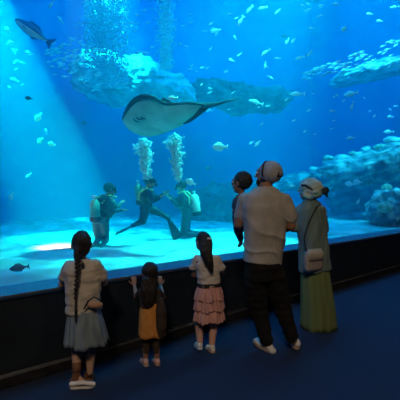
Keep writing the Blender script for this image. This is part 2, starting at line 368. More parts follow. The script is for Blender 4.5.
for k, (px, py, r) in enumerate([(376, 197, .12), (388, 150, .13), (397, 192, .12), (386, 208, .14)]):
    rock('coral_head', 'knobbly coral head at the %s of the reef foot at the right edge' % ['left side', 'top', 'upper right', 'bottom'][k], surf(FT, px, py), (r*1.3, r, r*0.8), (0, 0, k), M['coral' if k % 2 else 'rock_pale'], 30+k, 0.5, 'coral', 4, 'coral heads on the reef foot')

# ------------------------------------------------------------------ fish
def fish_parts(L=1.0, h=0.30, w=0.13, deep=1.0):
    body = MB(); prof = [(-.46, .05), (-.38, .45), (-.25, .78), (-.08, 1.0), (.10, .92), (.26, .62), (.38, .30), (.46, .20)]
    rings = []
    for x, k in prof:
        hh = h*L*0.5*k; ww = w*L*0.5*(k**0.8)
        rings.append([Vector((x*L, math.cos(a)*ww, math.sin(a)*hh)) for a in [2*math.pi*i/12 for i in range(12)]])
    body.loft(rings)
    def flat(pts, th):
        m = MB(); n = len(pts)
        vs = [Vector((x*L, th*L, z*L)) for x, z in pts]+[Vector((x*L, -th*L, z*L)) for x, z in pts]
        m.add(vs, [tuple(range(n)), tuple(reversed(range(n, 2*n)))]+[(i, n+i, n+(i+1) % n, (i+1) % n) for i in range(n)]); return m
    tail = flat([(.43, -.03), (.52, -.09), (.62, -.17*deep), (.585, -.02), (.585, .02), (.62, .17*deep), (.52, .09), (.43, .03)], .008)
    dors = flat([(-.18, h*.42), (-.10, h*.5+.05), (.12, h*.5+.035), (.28, h*.28), (.10, h*.38)], .006)
    anal = flat([(.05, -h*.44), (.14, -h*.5-.04), (.27, -h*.25), (.12, -h*.38)], .006)
    pec = MB()
    for sgn in (1, -1):
        pec.add([Vector((-.20*L, sgn*w*.42*L, -.01*L)), Vector((-.05*L, sgn*w*1.1*L, -.07*L)), Vector((-.02*L, sgn*w*.9*L, -.10*L)), Vector((-.16*L, sgn*w*.42*L, -.05*L)),
                 Vector((-.18*L, sgn*w*.40*L, -.02*L)), Vector((-.05*L, sgn*w*1.04*L, -.08*L))], [(0, 1, 2, 3), (4, 3, 2, 5), (0, 4, 5, 1), (0, 3, 4), (1, 5, 2)])
    eye = MB()
    for sgn in (1, -1): eye.ell((-.37*L, sgn*w*.26*L, .035*L), (.022*L, .012*L, .022*L), seg=8, rg=6)
    return body, tail, dors, anal, pec, eye
def one_mesh_fish(m, h, deep=1.0):
    a = MB()
    for k, q in enumerate(fish_parts(1.0, h, .14, deep)):
        a.add(q.v, q.f, 1 if k == 5 else 0)
    me = a.mesh('fish'); me.materials.append(m); me.materials.append(M['eye'])
    me.polygons.foreach_set('use_smooth', [True]*len(me.polygons)); return me
FM = {'pale': one_mesh_fish(M['fish_pale'], .38), 'slim': one_mesh_fish(M['fish_pale'], .26), 'round': one_mesh_fish(M['fish_pale'], .58, 1.2),
      'yellow': one_mesh_fish(M['fish_yellow'], .62), 'dark': one_mesh_fish(M['fish_dark'], .42), 'blue': one_mesh_fish(M['fish_blue'], .36)}
PLACED = []
def place_fish(kind, px, py, Y, lpx, ang, label, group=None, yaw=0.0, name='fish'):
    """ang: tilt in the side view, head left at 0; yaw turns it about the vertical"""
    while px > 200 and uv_of(at(px, py, Y))[1] < 2.1: Y += 0.1      # keep well clear of the glass
    while any((at(px, py, Y)-q).length < 0.62*(lpx*Y/F+r_) for q, r_ in PLACED): Y += 0.15
    PLACED.append((at(px, py, Y), lpx*Y/F))
    o = bpy.data.objects.new(name, FM[kind]); COL.objects.link(o)
    L = lpx*Y/F/1.08/max(0.35, abs(math.cos(yaw))); o.location = at(px, py, Y); o.scale = (L, L, L)
    o.rotation_euler = (Matrix.Rotation(yaw, 3, 'Z') @ Matrix.Rotation(math.radians(ang), 3, 'Y')).to_euler()
    tag(o, label, 'fish', group); return o
def big_fish(px, py, Y, lpx, ang, yaw, m, mb_, h, label, name='fish'):
    L = lpx*Y/F/1.08/abs(math.cos(yaw)); r = empty(name, at(px, py, Y)); tag(r, label, 'fish')
    r.rotation_euler = (Matrix.Rotation(yaw, 3, 'Z') @ Matrix.Rotation(math.radians(ang), 3, 'Y')).to_euler()
    body, tail, dors, anal, pec, eye = fish_parts(L, h, .2)
    bo = body.build('body', [m, mb_], r)
    for p in bo.data.polygons:
        if p.center.z < -0.02*L*(1 if p.center.x < 0 else 0): p.material_index = 1
    tail.build('tail_fin', m, r, False); dors.build('dorsal_fin', m, r, False); anal.build('anal_fin', m, r, False)
    h1 = len(pec.v)//2; f1 = len(pec.f)//2
    for a in (0, 1):
        q = MB(); q.add(pec.v[a*h1:(a+1)*h1], [tuple(i-a*h1 for i in f) for f in pec.f[a*f1:(a+1)*f1]]); q.build('pectoral_fin', m, r, False)
    h1 = len(eye.v)//2; f1 = len(eye.f)//2
    for a in (0, 1):
        q = MB(); q.add(eye.v[a*h1:(a+1)*h1], [tuple(i-a*h1 for i in f) for f in eye.f[a*f1:(a+1)*f1]]); q.build('eye', M['eye'], r)
    return r
big_fish(31, 30, 7.0, 42, 33, 0.15, M['fish_blue'], M['fish_belly'], .30, 'large dark blue fish with pale belly swimming in the upper left corner')
big_fish(18, 268, sandpt(20, 276).y, 20, -8, 0.1, M['fish_dark'], M['fish_dark'], .40, 'dark fish gliding low over the sand at the far left bottom of the tank')
# single fish: kind, px, py, Y, length px, tilt, label
singles = [
 ('yellow', 7, 30, 8.7, 7, 40, 'yellowish white fish just below the head of the large dark fish'),
 ('yellow', 10, 43, 8.7, 7, -10, 'lower of two yellowish fish beside the large dark fish'),
 ('pale', 14, 80, 8.7, 8, 20, 'pale fish near the left edge above the small dark fish'),
 ('dark', 28, 98, 6.6, 8, 10, 'small dark fish alone in the light shaft'),
 ('yellow', 38, 118, 8.7, 9, -55, 'pale yellow fish with nose up in the light shaft'),
 ('pale', 46, 131, 8.7, 6, 80, 'small pale fish hovering above the pair in the light shaft'),
 ('yellow', 40, 141, 8.7, 8, -35, 'left fish of the pair in the lower light shaft'),
 ('yellow', 51, 144, 8.7, 7, 15, 'right fish of the pair in the lower light shaft'),
 ('round', 11, 197, 7.2, 8, -60, 'white fish low at the left edge above the sand'),
 ('pale', 28, 176, 8.0, 7, -40, 'faint fish above and right of the white fish near the left edge'),
 ('pale', 51, 5, 8.0, 8, -50, 'pale fish at the top edge right of the large dark fish'),
 ('slim', 60, 19, 8.5, 9, 50, 'thin pale fish diving right of the large dark fish'),
 ('dark', 40, 256, 6.3, 11, 60, 'small dark fish nose down over the sand left of the girl with the braid'),
 ('dark', 2, 270, 6.0, 8, 5, 'dark fish cut by the left edge over the sand'),
 ('dark', 51, 268, 5.9, 7, -10, 'tiny dark fish by the shoulder of the girl with the braid'),
 ('dark', 112, 252, 6.6, 9, -22, 'dark fish over the sand between the braid girl and the little girl'),
 ('round', 190, 182, 6.9, 10, 25, 'pale round fish by the head of the kneeling diver'),
 ('pale', 172, 98, 6.4, 9, -5, 'pale fish swimming just above the ray\'s back'),
 ('round', 219, 147, 7.2, 14, 0, 'bright round fish with forked tail below the ray\'s tail'),
 ('slim', 296, 94, 8.0, 14, 0, 'bright slim fish right of the ray\'s tail tip'),
 ('slim', 255, 102, 9.0, 14, 12, 'grey blue fish just right of the ray\'s tail tip'),
 ('pale', 257, 144, 8.5, 7, -45, 'small pale fish above the father\'s cap'),
 ('pale', 251, 143, 9.0, 5, -30, 'tiny fish left of the small pale fish above the father\'s cap'),
 ('yellow', 344, 29, 7.0, 6, -40, 'small yellow fish high in the open water on the right'),
 ('slim', 265, 53, 8.5, 10, -35, 'bright slanted fish in the upper open water right of centre'),
 ('pale', 215, 31, 8.5, 9, -10, 'bright oval fish high above the ray\'s tail'),
 ('pale', 287, 42, 8.5, 6, -55, 'left of two small fish below the faint grey fish in the open water'),
 ('pale', 293, 41, 8.5, 6, -50, 'right of two small fish below the faint grey fish in the open water'),
 ('blue', 284, 36, 10, 8, 0, 'faint grey fish over a pair of small fish in the open water'),
 ('slim', 352, 107, 8.6, 9, -75, 'bright upright fish above the reef ledge'),
 ('slim', 265, 66, 8.6, 7, -82, 'small upright fish below the bright slanted fish'),
 ('pale', 350, 94, 9.5, 13, -10, 'blurred blue fish above the upright fish over the ledge'),
 ('pale', 332, 111, 9.2, 6, 5, 'small fish left of the upright fish over the ledge'),
 ('round', 349, 184, 9.2, 8, 5, 'left of two bright fish under the overhanging reef ledge'),
 ('round', 357, 182, 9.2, 8, 5, 'right of two bright fish under the overhanging reef ledge'),
 ('pale', 358, 202, 9.2, 6, -60, 'lone small fish below the two bright fish under the ledge'),
 ('pale', 369, 14, 9, 6, 0, 'lone fish near the top at the right'),
 ('slim', 394, 7, 9, 8, -5, 'fish at the top right corner'),
 ('pale', 379, 21, 10, 6, 5, 'faint fish under the lone fish near the top right'),
 ('pale', 335, 4, 10, 7, 0, 'faint fish at the top edge right of the upper cluster'),
 ('pale', 350, 138, 9.0, 8, -5, 'fish resting just over the top of the reef ledge'),
 ('pale', 388, 132, 8.9, 9, 0, 'large pale fish just over the highest part of the reef ledge'),
 ('slim', 240, 22, 8.0, 11, -60, 'bright curved fish near the top right of the narrow bubble column'),
 ('slim', 262, 8, 8.5, 9, -15, 'left fish of three at the top above the slanted fish'),
 ('slim', 277, 12, 8.5, 7, -40, 'right fish of three at the top above the slanted fish'),
 ('slim', 249, 10, 8.5, 9, -50, 'upper fish of three at the top above the slanted fish'),
 ('slim', 299, 58, 8.8, 9, -15, 'slim fish in mid water right of the slanted fish'),
 ('slim', 277, 58, 9, 6, 0, 'small level fish between two slim fish in mid water'),
 ('slim', 309, 54, 9.4, 8, -50, 'dim fish right of the slim fish in mid water'),
 ('dark', 208, 168, 9.5, 6, -20, 'small dark fish between the kneeling diver and the toddler'),
 ('pale', 390, 117, 9.8, 7, 0, 'faint fish above the highest part of the ledge'),
 ('dark', 84, 123, 9.8, 7, 10, 'dim fish in the water left of the ray'),
]
for kd, px, py, Y, l, a, lab in singles: place_fish(kd, px, py, Y, l*1.15, a, lab, None, random.uniform(-.3, .3))
# school left, below the large fish
rs = random.Random(3)
for k in range(80):
    t = rs.random(); px = 47+58*t; py = 50+22*t+rs.gauss(0, 8+7*t)
    if not 36 < py < 92: continue
    place_fish('slim' if k % 3 else 'pale', px, py, rs.uniform(8.6, 9.9), rs.uniform(5, 8.5), rs.gauss(-12, 14), 'small silvery fish in the dense school trailing behind the large dark fish', 'school behind the large dark fish', rs.uniform(-.5, .5))
# school right, along the upper shelf
for k in range(95):
    t = rs.random(); px = 304+96*t; c = 74-36*t; py = c+rs.random()**1.3*(7+18*t)-1
    place_fish('slim', px, py, rs.uniform(10.2, 11.8), rs.uniform(5, 8), rs.gauss(-18, 8), 'small silvery fish in the dense school over the high reef shelf', 'school over the high reef shelf', rs.uniform(-.4, .4))
# loose fish round the narrow bubble column and open water
for (x0, x1, y0, y1, n, lab, grp) in [
  (125, 157, 2, 60, 14, 'silvery fish between the two bubble columns', 'fish between the bubble columns'),
  (178, 240, 10, 78, 22, 'pale fish right of the narrow bubble column', 'fish right of the narrow bubble column'),
  (298, 322, 2, 30, 9, 'pale fish clustered at top right of centre', 'cluster at the top right of centre'),
  (255, 335, 66, 140, 14, 'faint fish in open water right of ray', 'fish scattered in the open water'),
  (2, 30, 50, 90, 9, 'pale fish clustered at the left edge', 'cluster at the left edge'),
  (330, 398, 88, 126, 9, 'faint fish above the overhanging reef ledge', 'fish above the reef ledge'),
  (190, 235, 84, 112, 8, 'fish round the root of the ray\'s tail', 'fish round the ray tail'),
  (285, 310, 178, 205, 4, 'dim fish before the rock shelf behind the headscarf', 'fish by the pale rock shelf')]:
    spots = sorted([(rs.uniform(x0, x1), rs.uniform(y0, y1)) for _ in range(n)], key=lambda q: q[1])
    for k, (px, py) in enumerate(spots):
        place_fish('slim' if k % 2 else 'pale', px, py, rs.uniform(8.6, 9.9), rs.uniform(3.5, 6.5), rs.gauss(-10, 25), '%s %s' % (rank(k, n, 'topmost', 'lowest') if k in (0, n-1) else ORD[k]+' from top of the', lab), grp, rs.uniform(-.5, .5))

# ------------------------------------------------------------------ ray
RY = 6.6
rr = empty('stingray', at(165, 112, RY)); tag(rr, 'large ray gliding overhead with pale belly and long dark tail', 'ray')
def rl(px, py, dy=0.0): return at(px, py, RY+dy)-rr.location
# disc outline, front edge -> wings -> tail root; (px,py,depth) with the near rim low and the far rim high
top = [(122.5, 119), (124.5, 113), (129, 105.5), (135, 99.5), (142, 96), (149, 96), (155, 98), (160, 101.2), (166, 103.2), (175, 103), (186, 102.2), (197, 103), (207, 105)]
bot = [(122.5, 119), (124, 124), (128, 129), (134, 133), (141, 136), (149, 136.8), (157, 135.5), (165, 132.8), (173, 129.5), (181, 126), (189, 121.5), (198, 114), (207, 107)]
NS = 14; b = MB(); rings = []
for i in range(len(top)):
    t = top[i]; o_ = bot[i]; ring_b = []; ring_t = []
    wd = abs(o_[1]-t[1])/40
    for k in range(NS+1):
        s = k/NS; x = t[0]*(1-s)+o_[0]*s; y = t[1]*(1-s)+o_[1]*s
        dy = (-0.30 + 0.6*s)*wd          # banked: near rim above, far rim below
        bul = math.sin(math.pi*s)**0.8
        pb = rl(x, y, dy); nrm = Vector((0.05, -0.75, -0.66))
        ring_b.append(pb + nrm*0.07*bul*min(1, wd*1.5))
        ring_t.append(pb - nrm*(0.16*bul*min(1, wd*1.5)+0.012))
    rings.append(ring_b + list(reversed(ring_t)))
n = len(rings[0]); vs = [p for r_ in rings for p in r_]; fs = []; mi = []
for i in range(len(rings)-1):
    for k in range(n):
        a = i*n+k; c_ = i*n+(k+1) % n
        fs.append((a, c_, c_+n, a+n)); mi.append(0 if 1 <= k < NS-0 else 1)
b.v = vs; b.f = fs+[tuple(reversed(range(n))), tuple((len(rings)-1)*n+k for k in range(n))]; b.mi = mi+[1, 1]
b.build('body', [M['ray_belly'], M['ray_back']], rr)
# curled dark wing rim along the upper edge
b = MB(); pts = [rl(x, y+0.6, -0.30*abs(o_[1]-y)/40-0.01) for (x, y), o_ in zip(top, bot)]
b.tube(pts, [0.012, 0.022, 0.034, 0.042, 0.045, 0.042, 0.036, 0.03, 0.022, 0.02, 0.02, 0.024, 0.02], 8); b.build('wing_rim', M['ray_back'], rr)
b = MB(); b.tube([rl(160, 102, -.1), rl(163, 99, -.05), rl(168, 101, -.05), rl(172, 103.5, -.1)], [.02, .03, .03, .015], 8); b.build('far_wing', M['ray_back'], rr)
b = MB(); b.tube([rl(196, 104.5), rl(207, 105.8), rl(217, 104.2), rl(228, 101.2), rl(240, 98.5)], [.045, .05, .03, .016, .006], 8); b.build('tail', M['ray_back'], rr)
b = MB(); vsf = [rl(200, 108, -.05), rl(194, 116, -.1), rl(183, 124.5, -.12), rl(190, 122.5, -.12), rl(198, 117, -.1), rl(209, 108, -.02)]
vsf += [p+Vector((0, .02, .02)) for p in vsf]
b.add(vsf, [(0,1,2,3,4,5), (11,10,9,8,7,6)]+[(i, 6+i, 6+(i+1) % 6, (i+1) % 6) for i in range(6)]); b.build('pelvic_fin', M['ray_back'], rr)
b = MB()
for dx, dy in ((0, 0), (3, -2), (6.5, -3)): b.tube([rl(133+dx, 119+dy, -.07), rl(136+dx, 121.5+dy, -.06), rl(139.5+dx, 122+dy, -.05)], [.006, .012, .006], 6)
b.build('gill_slits', M['ray_back'], rr)

# ------------------------------------------------------------------ bubbles (uncountable)
def bubbles(name, label, pts):
    ico = bmesh.new(); bmesh.ops.create_icosphere(ico, subdivisions=1, radius=1)
    vv = [v.co.copy() for v in ico.verts]; ff = [tuple(q.index for q in f.verts) for f in ico.faces]; ico.free()
    V_ = []; F_ = []
    for p, r in pts:
        n = len(V_); V_ += [tuple(p+v*r) for v in vv]; F_ += [tuple(i+n for i in f) for f in ff]
    me = bpy.data.meshes.new(name); me.from_pydata(V_, [], F_); me.materials.append(M['bubble'])
    o = link(name, me); tag(o, label, 'bubbles', kind='stuff'); return o
rb = random.Random(5)
def plume(px0, px1, py0, py1, Y, w0, w1, n, r0, r1):
    out = []
    for _ in range(n):
        t = rb.random(); px = px0+(px1-px0)*t; py = py0+(py1-py0)*t; wd = w0+(w1-w0)*t
        wd *= math.sqrt(max(0.05, 1-max(0, (t-.8)/.2)**2)); off = rb.gauss(0, .40)*wd; py += rb.gauss(0, 1.0); wob = math.sin(t*14)*wd*0.18
        out.append((at(px+off+wob, py, Y+rb.gauss(0, .4)*wd*Y/F), rb.uniform(r0, r1)))
    return out
bubbles('bubble_plume', 'bubble plume rising from the head of the left of the two right divers', plume(147, 143, 178, 140, 7.2, 4, 10, 800, .012, .032))
bubbles('bubble_plume', 'bubble plume rising from the head of the kneeling dark blue diver', plume(178, 174, 180, 135, 7.2, 3, 10, 850, .012, .032))
pts = []
for _ in range(6000):
    t = rb.random(); px = rb.choice([rb.gauss(98, 7), rb.gauss(112, 9), rb.uniform(84, 128)]); pts.append((at(px, -12+100*t, 10.6+rb.gauss(0, .3)), rb.uniform(.010, .030)))
bubbles('bubble_curtain', 'wide hazy bubble curtain falling from the top left of centre', pts)
pts = []
for _ in range(2200):
    t = rb.random(); pts.append((at(rb.gauss(166, 4.5-1.5*t), -12+82*t, 10.2+rb.gauss(0, .2)), rb.uniform(.010, .028)))
bubbles('bubble_curtain', 'narrow bubble column falling from the top above the ray', pts)

# ------------------------------------------------------------------ people
class Person:
    def __init__(s, name, label, foot, rz, cat='person', Y=None, z=0.0, loc=None):
        p = loc if loc is not None else onz(foot[0], foot[1], z)
        s.Y = p.y; s.e = empty(name, p, rz); tag(s.e, label, cat); s.M = Matrix.Translation(p) @ Matrix.Rotation(rz, 4, 'Z'); s.I = s.M.inverted(); s.rz = rz
    def p(s, px, py, dy=0.0): return s.I @ at(px, py, s.Y+dy)
    def build(s, mb, name, m, parent=None, **k): return mb.build(name, m, parent or s.e, **k)
    def fuse(s, mb, name, m, parent=None, **k): return mb.fuse(name, m, parent or s.e, **k)
def rotz(a): return Matrix.Rotation(math.radians(a), 3, 'Z')
def head(mb, c, s, yaw=0, pitch=0):
    """skull, jaw, nose, ears; c is the centre, s=1 for an adult; faces local +y turned by yaw"""
    R = rotz(yaw) @ Matrix.Rotation(math.radians(pitch), 3, 'X')
    c = Vector(c); q = lambda x, y, z: c+R@Vector((x, y, z))*s
    mb.ell(q(0, -.012, .025), (.077*s, .097*s, .092*s), R)
    mb.ell(q(0, .018, -.035), (.062*s, .072*s, .080*s), R)
    mb.ell(q(0, .048, -.085), (.036*s, .032*s, .028*s), R, 10, 6)
    mb.cap_chain([q(0, .088, .02), q(0, .108, -.015)], [.010*s, .015*s], 8)
    mb.cap_chain([q(-.028, .080, .034), q(.028, .080, .034)], [.014*s, .014*s], 8)
    mb.cap_chain([q(-.02, .084, -.052), q(.02, .084, -.052)], [.010*s, .010*s], 8)
    for sg in (1, -1): mb.ell(q(sg*.080, -.005, -.005), (.012*s, .020*s, .032*s), R, 10, 6)
    return q, R
def eyes(P, q, R, s, parent):
    for sg in (1, -1):
        m = MB(); m.ell(q(sg*.031, .084, .012), (.014*s, .010*s, .010*s), R, 10, 8); e = m.build('eye', M['eyewhite'], parent)
        m = MB(); m.ell(q(sg*.031, .092, .012), (.006*s, .004*s, .006*s), R, 8, 6); m.build('iris', M['eye'], e)
def hand(mb, wr, d, nrm, s, thumb, curl=0.6):
    """palm and five fingers: d points along the hand, nrm out of the back of the hand, thumb = side sign"""
    wr = Vector(wr); d = Vector(d).normalized(); nrm = Vector(nrm); nrm = (nrm-d*nrm.dot(d)).normalized(); x = d.cross(nrm)*thumb
    mb.cap_chain([wr, wr+d*.02*s], [.026*s, .028*s], 8)
    for k in (-1.5, -.5, .5, 1.5): mb.cap_chain([wr+d*.01*s+x*k*.012*s, wr+d*.085*s+x*k*.0195*s], [.015*s, .0125*s], 8)
    for k, L in ((1.5, .068), (.5, .080), (-.5, .075), (-1.5, .058)):
        a = wr+d*.085*s+x*k*.0215*s; dirn = d+x*k*.06
        pts = [a]; rad = [.0095*s]; ang = 0
        for j in range(3):
            ang += curl*(0.5+0.3*j); v = (dirn*math.cos(ang)-nrm*math.sin(ang)).normalized()
            pts.append(pts[-1]+v*L*s*(0.42, 0.33, 0.25)[j]); rad.append((.009, .0082, .007)[j]*s)
        mb.cap_chain(pts, rad, 8)
    t0 = wr+d*.028*s+x*.026*s
    mb.cap_chain([t0, t0+(d*.6+x*.8-nrm*.2)*.038*s, t0+(d*.9+x*.75-nrm*.35)*.066*s], [.013*s, .011*s, .009*s], 8)
def shoe(P, ank, heel, toe, s, m, sole, name='shoe'):
    """closed shoe: upper fused, sole with its own edge"""
    heel = Vector(heel); toe = Vector(toe); d = (toe-heel); L = d.length; d.normalize(); up = Vector((0, 0, 1)); x = d.cross(up).normalized()
    up = x.cross(d)
    b = MB(); b.cap_chain([heel+d*.12*L+up*.045*s, heel+d*.5*L+up*.035*s, toe-d*.14*L+up*.026*s], [.036*s, .034*s, .028*s], 12)
    b.cap_chain([Vector(ank), heel+d*.22*L+up*.05*s], [.036*s, .038*s], 12)
    b.ell(toe-d*.25*L+up*.022*s, (.040*s, .040*s, .026*s))
    u = P.fuse(b, name, m, voxel=.007, smooth=3)
    b = MB(); ring = []
    prof = [(0, .35), (.06, .75), (.2, .9), (.45, .78), (.7, 1.05), (.88, .9), (.97, .55), (1.0, .15)]
    for t, k in prof: ring.append(heel+d*L*t+x*k*.040*s)
    for t, k in reversed(prof): ring.append(heel+d*L*t-x*k*.040*s)
    b.loft([[p-up*.002 for p in ring], [p+up*.022*s for p in ring]]); b.build('sole', sole, u, False)
    return u
def skirt(P, pts, rx, ry, name, m, pleats=14, amp=.05, seg=112, th=.006, lat=(1, 0, 0), seed=0, parent=None):
    """open pleated cloth: outer and inner surface joined at waist and hem"""
    pts = [Vector(p) for p in pts]; NR = 12; rings = []; inner = []
    def samp(arr, t):
        f = t*(len(arr)-1); i = min(int(f), len(arr)-2); return arr[i]*(1-(f-i))+arr[i+1]*(f-i)
    for j in range(NR+1):
        t = j/NR; c = samp(pts, t); a_, b_ = samp(rx, t), samp(ry, t)
        A = Vector(lat).normalized(); B = Vector((-A.y, A.x, 0)); ro, ri = [], []
        for k in range(seg):
            an = 2*math.pi*k/seg
            f = 1+amp*(0.25+t)*(math.sin(an*pleats+1.3*math.sin(an*3+seed))*.6+.5*math.sin(an*pleats*.37+seed*2))
            for lst, o_ in ((ro, 0), (ri, -th)):
                q = c+A*math.cos(an)*(a_*f+o_)+B*math.sin(an)*(b_*f+o_)
                q.z += 0.008*math.sin(an*5+seed)*t; lst.append(q)
        rings.append(ro); inner.append(ri)
    b = MB(); b.loft(rings+list(reversed(inner))+[rings[0]], cap=False)
    return b.build(name, m, parent or P.e)
def fold(freq, amp, seed=0, stretch=(1, 1, 2.2)):
    def f(co, n):
        q = Vector((co.x*stretch[0], co.y*stretch[1], co.z*stretch[2]))*freq+Vector((seed, seed*2, 0))
        return (noise.noise(q)+.5*noise.noise(q*2.1))*amp
    return f

# ---- girl with the braid -------------------------------------------------
def girl_braid():
    P = Person('person', 'girl with a long black braid in beige top and grey blue skirt at the ledge', (80, 386), math.radians(14))
    p = P.p; s = .80; lat = (1, 0, 0)
    b = MB()
    s = .88; q, R = head(b, p(81.5, 245), s, 5)
    b.cap_chain([p(81, 252), p(82, 263)], [.034, .036])
    b.torso([p(82, 262), p(82, 268), p(83, 282), p(83, 298), p(83, 312), p(84, 324)], [.06, .115, .115, .095, .115, .11], [.04, .07, .08, .072, .085, .08], lat)
    for sh, el, wr, sg in ((p(69, 266), p(62, 284, .10), p(62, 282, .30), -1), (p(97, 266), p(104, 283, .10), p(102, 276.5, .42), 1)):
        b.cap_chain([sh, el], [.036, .028]); b.cap_chain([el, wr], [.028, .020])
        hand(b, wr, (wr-el)+Vector((0, 0, -.02)), (0, 0, 1), .74, -sg, .3)
    for hp, kn, an, to in ((p(78, 322), p(77, 346, .03), p(76.5, 375, -.02), p(84, 384, -.02)), (p(90, 322), p(90.5, 345, .03), p(90, 372, .02), p(91, 379, .12))):
        b.cap_chain([hp, kn], [.058, .040]); b.cap_chain([kn, kn*.65+an*.35, an], [.038, .040, .024]); b.cap_chain([an, to], [.024, .02])
    body = P.fuse(b, 'body', M['skin_fair'], voxel=.0055, smooth=3); eyes(P, q, R, s, body)
    # hair: cap, and the braid down the back
    b = MB(); b.ell(q(0, -.022, .030), (.088*s, .100*s, .100*s), R); b.ell(q(0, -.060, -.02), (.072*s, .055*s, .075*s), R)
    b.cap_chain([q(-.03, -.085, -.03), p(76.5, 258, -.10)], [.035, .022])
    h = P.fuse(b, 'hair', M['hair'], voxel=.007, smooth=3)
    b = MB(); N_ = 22
    for i in range(N_):
        t = i/(N_-1); c = p(77+(-.8)*t+.8*math.sin(t*5), 255+45*t, -.115-.02*math.sin(t*3)); r_ = .0175*(1-.45*t)
        o_ = .007*(1-.4*t)*(1 if i % 2 else -1)
        b.ell(c+Vector((o_, 0, 0)), (r_*.95, r_*.8, r_*1.1), Matrix.Rotation(.6*(1 if i % 2 else -1), 3, 'Y'), 10, 8)
    b.cap_chain([p(76, 299, -.115), p(75.5, 311, -.14), p(75.5, 322, -.15)], [.008, .008, .004], 8)
    b.build('braid', M['hair'], h)
    # top with cap sleeves and keyhole
    b = MB()
    b.torso([p(82, 258.5), p(82, 262), p(82, 269), p(83, 284), p(83, 300), p(84, 311)], [.045, .105, .140, .132, .130, .136], [.045, .065, .088, .094, .096, .100], lat)
    for a_, c_ in ((p(70, 265), p(64.5, 276, .04)), (p(96, 265), p(102, 276, .04))): b.cap_chain([a_, c_], [.046, .048])
    t = P.fuse(b, 'top', M['shirt_beige'], voxel=.007, smooth=5, disp=fold(9, .010, 2))
    b = MB(); b.ell(p(83, 265.5, -.085), (.011, .012, .024)); b.build('keyhole', M['strap'], t)
    # knotted brown belt sash curving over the hip
    b = MB(); b.tube([p(84, 309, -.125), p(88, 301, -.135), p(94, 297, -.125), p(100, 300, -.10), p(104, 306, -.05)], [.006]*5, 8); b.build('cord', M['strap'], t)
    b = MB(); b.ell(p(94.5, 304.5, -.105), (.062, .02, .028), Matrix.Rotation(.1, 3, 'Y')); b.build('waist_gap', M['skin_tan'], t)
    skirt(P, [p(84, 308), p(85, 322), p(86.5, 343)], [.115, .135, .160], [.095, .120, .145], 'skirt', M['denim'], 15, .07, seed=1)
    s1 = shoe(P, p(77, 370, -.02), p(70, 387.5, -.03), p(95, 386, .0), .86, M['brown_shoe'], M['rubber'])
    s2 = shoe(P, p(90, 371, .03), p(86, 380.5, .03), p(93, 377, .16), .80, M['brown_shoe'], M['brown_shoe'])
    # ankle boot collar and the thick white sole rim
    b = MB(); b.tube([p(76.5, 362, -.01), p(76.8, 372, -.02)], [.031, .034], 14); b.build('boot_collar', M['brown_shoe'], s1)
    b = MB(); b.cap_chain([p(71.5, 384, -.055), p(83, 382.6, -.055), p(93.5, 384, -.03)], [.018, .016, .018], 12); b.build('sole_rim', M['rubber'], s1)
girl_braid()

# ---- little girl in orange -----------------------------------------------
def girl_orange():
    P = Person('person', 'smallest girl with loose dark hair and orange dress gripping the ledge', (150, 364), math.radians(22))
    p = P.p; s = .74; b = MB()
    q, R = head(b, p(149, 273), s, 10)
    b.cap_chain([p(149, 279), p(149, 288)], [.028, .03])
    b.torso([p(149, 287), p(150, 292), p(151, 304), p(151, 318), p(151, 330)], [.05, .085, .09, .085, .09], [.035, .055, .065, .07, .07], (1, 0, 0))
    for sh, el, wr, sg in ((p(141, 292), p(136.5, 297, .10), p(134.5, 286, .24), -1), (p(158, 292), p(163, 297, .08), p(160.5, 285.5, .32), 1)):
        b.cap_chain([sh, el], [.029, .023]); b.cap_chain([el, wr], [.023, .017])
        hand(b, wr, (0, .35, 1), (0, -1, .3), .60, sg, .35)
    for hp, kn, an in ((p(147, 328), p(146.5, 342), p(145.5, 358)), (p(155, 328), p(156, 342), p(157, 358))):
        b.cap_chain([hp, kn], [.045, .032]); b.cap_chain([kn, kn*.65+an*.35, an], [.031, .033, .021])
    body = P.fuse(b, 'body', M['skin_brown'], voxel=.005, smooth=3); eyes(P, q, R, s, body)
    b = MB(); b.ell(q(0, -.02, .03), (.093*s, .108*s, .105*s), R); b.ell(q(0, -.045, -.05), (.094*s, .07*s, .10*s), R)
    b.torso([p(149, 278, -.05), p(149, 290, -.07), p(149, 302, -.08), p(149, 309, -.07)], [.062, .072, .060, .03], [.035, .035, .03, .015], (1, 0, 0))
    P.fuse(b, 'hair', M['hair'], voxel=.007, smooth=3, disp=fold(30, .004, 3, (1, 1, .2)))
    b = MB(); b.torso([p(149, 287), p(150, 291), p(151, 301), p(151, 310)], [.05, .092, .10, .10], [.04, .062, .074, .078], (1, 0, 0))
    for a_, c_ in ((p(141.5, 291.5), p(138.5, 295, .05)), (p(157.5, 291.5), p(161, 295, .05))): b.cap_chain([a_, c_], [.034, .034])
    P.fuse(b, 'dress_bodice', M['dark_brown'], voxel=.007, smooth=4)
    skirt(P, [p(151, 302), p(151.5, 318), p(152, 335)], [.098, .108, .116], [.080, .095, .105], 'dress_skirt', M['orange'], 9, .05, seed=4)
    # dark shawl tail over the right of the dress
    b = MB(); b.torso([p(160, 298, -.04), p(161, 312, -.06), p(161, 326, -.05), p(159, 336, -.03)], [.028, .045, .048, .03], [.05, .06, .06, .05], (1, 0, 0))
    P.fuse(b, 'shawl', M['dark_brown'], voxel=.007, smooth=3)
    b = MB()
    for hp, kn in ((p(147, 332), p(146, 352)), (p(155.5, 332), p(156.5, 352))): b.cap_chain([hp, kn], [.050, .029])
    P.fuse(b, 'leggings', M['dark_brown'], voxel=.007, smooth=3)
    shoe(P, p(145.5, 359), p(147, 366.5, -.05), p(141, 361, .10), .66, M['pink_shoe'], M['tan_sole'])
    shoe(P, p(157, 359), p(158.5, 366.5, -.04), p(153.5, 361, .11), .66, M['pink_shoe'], M['tan_sole'])
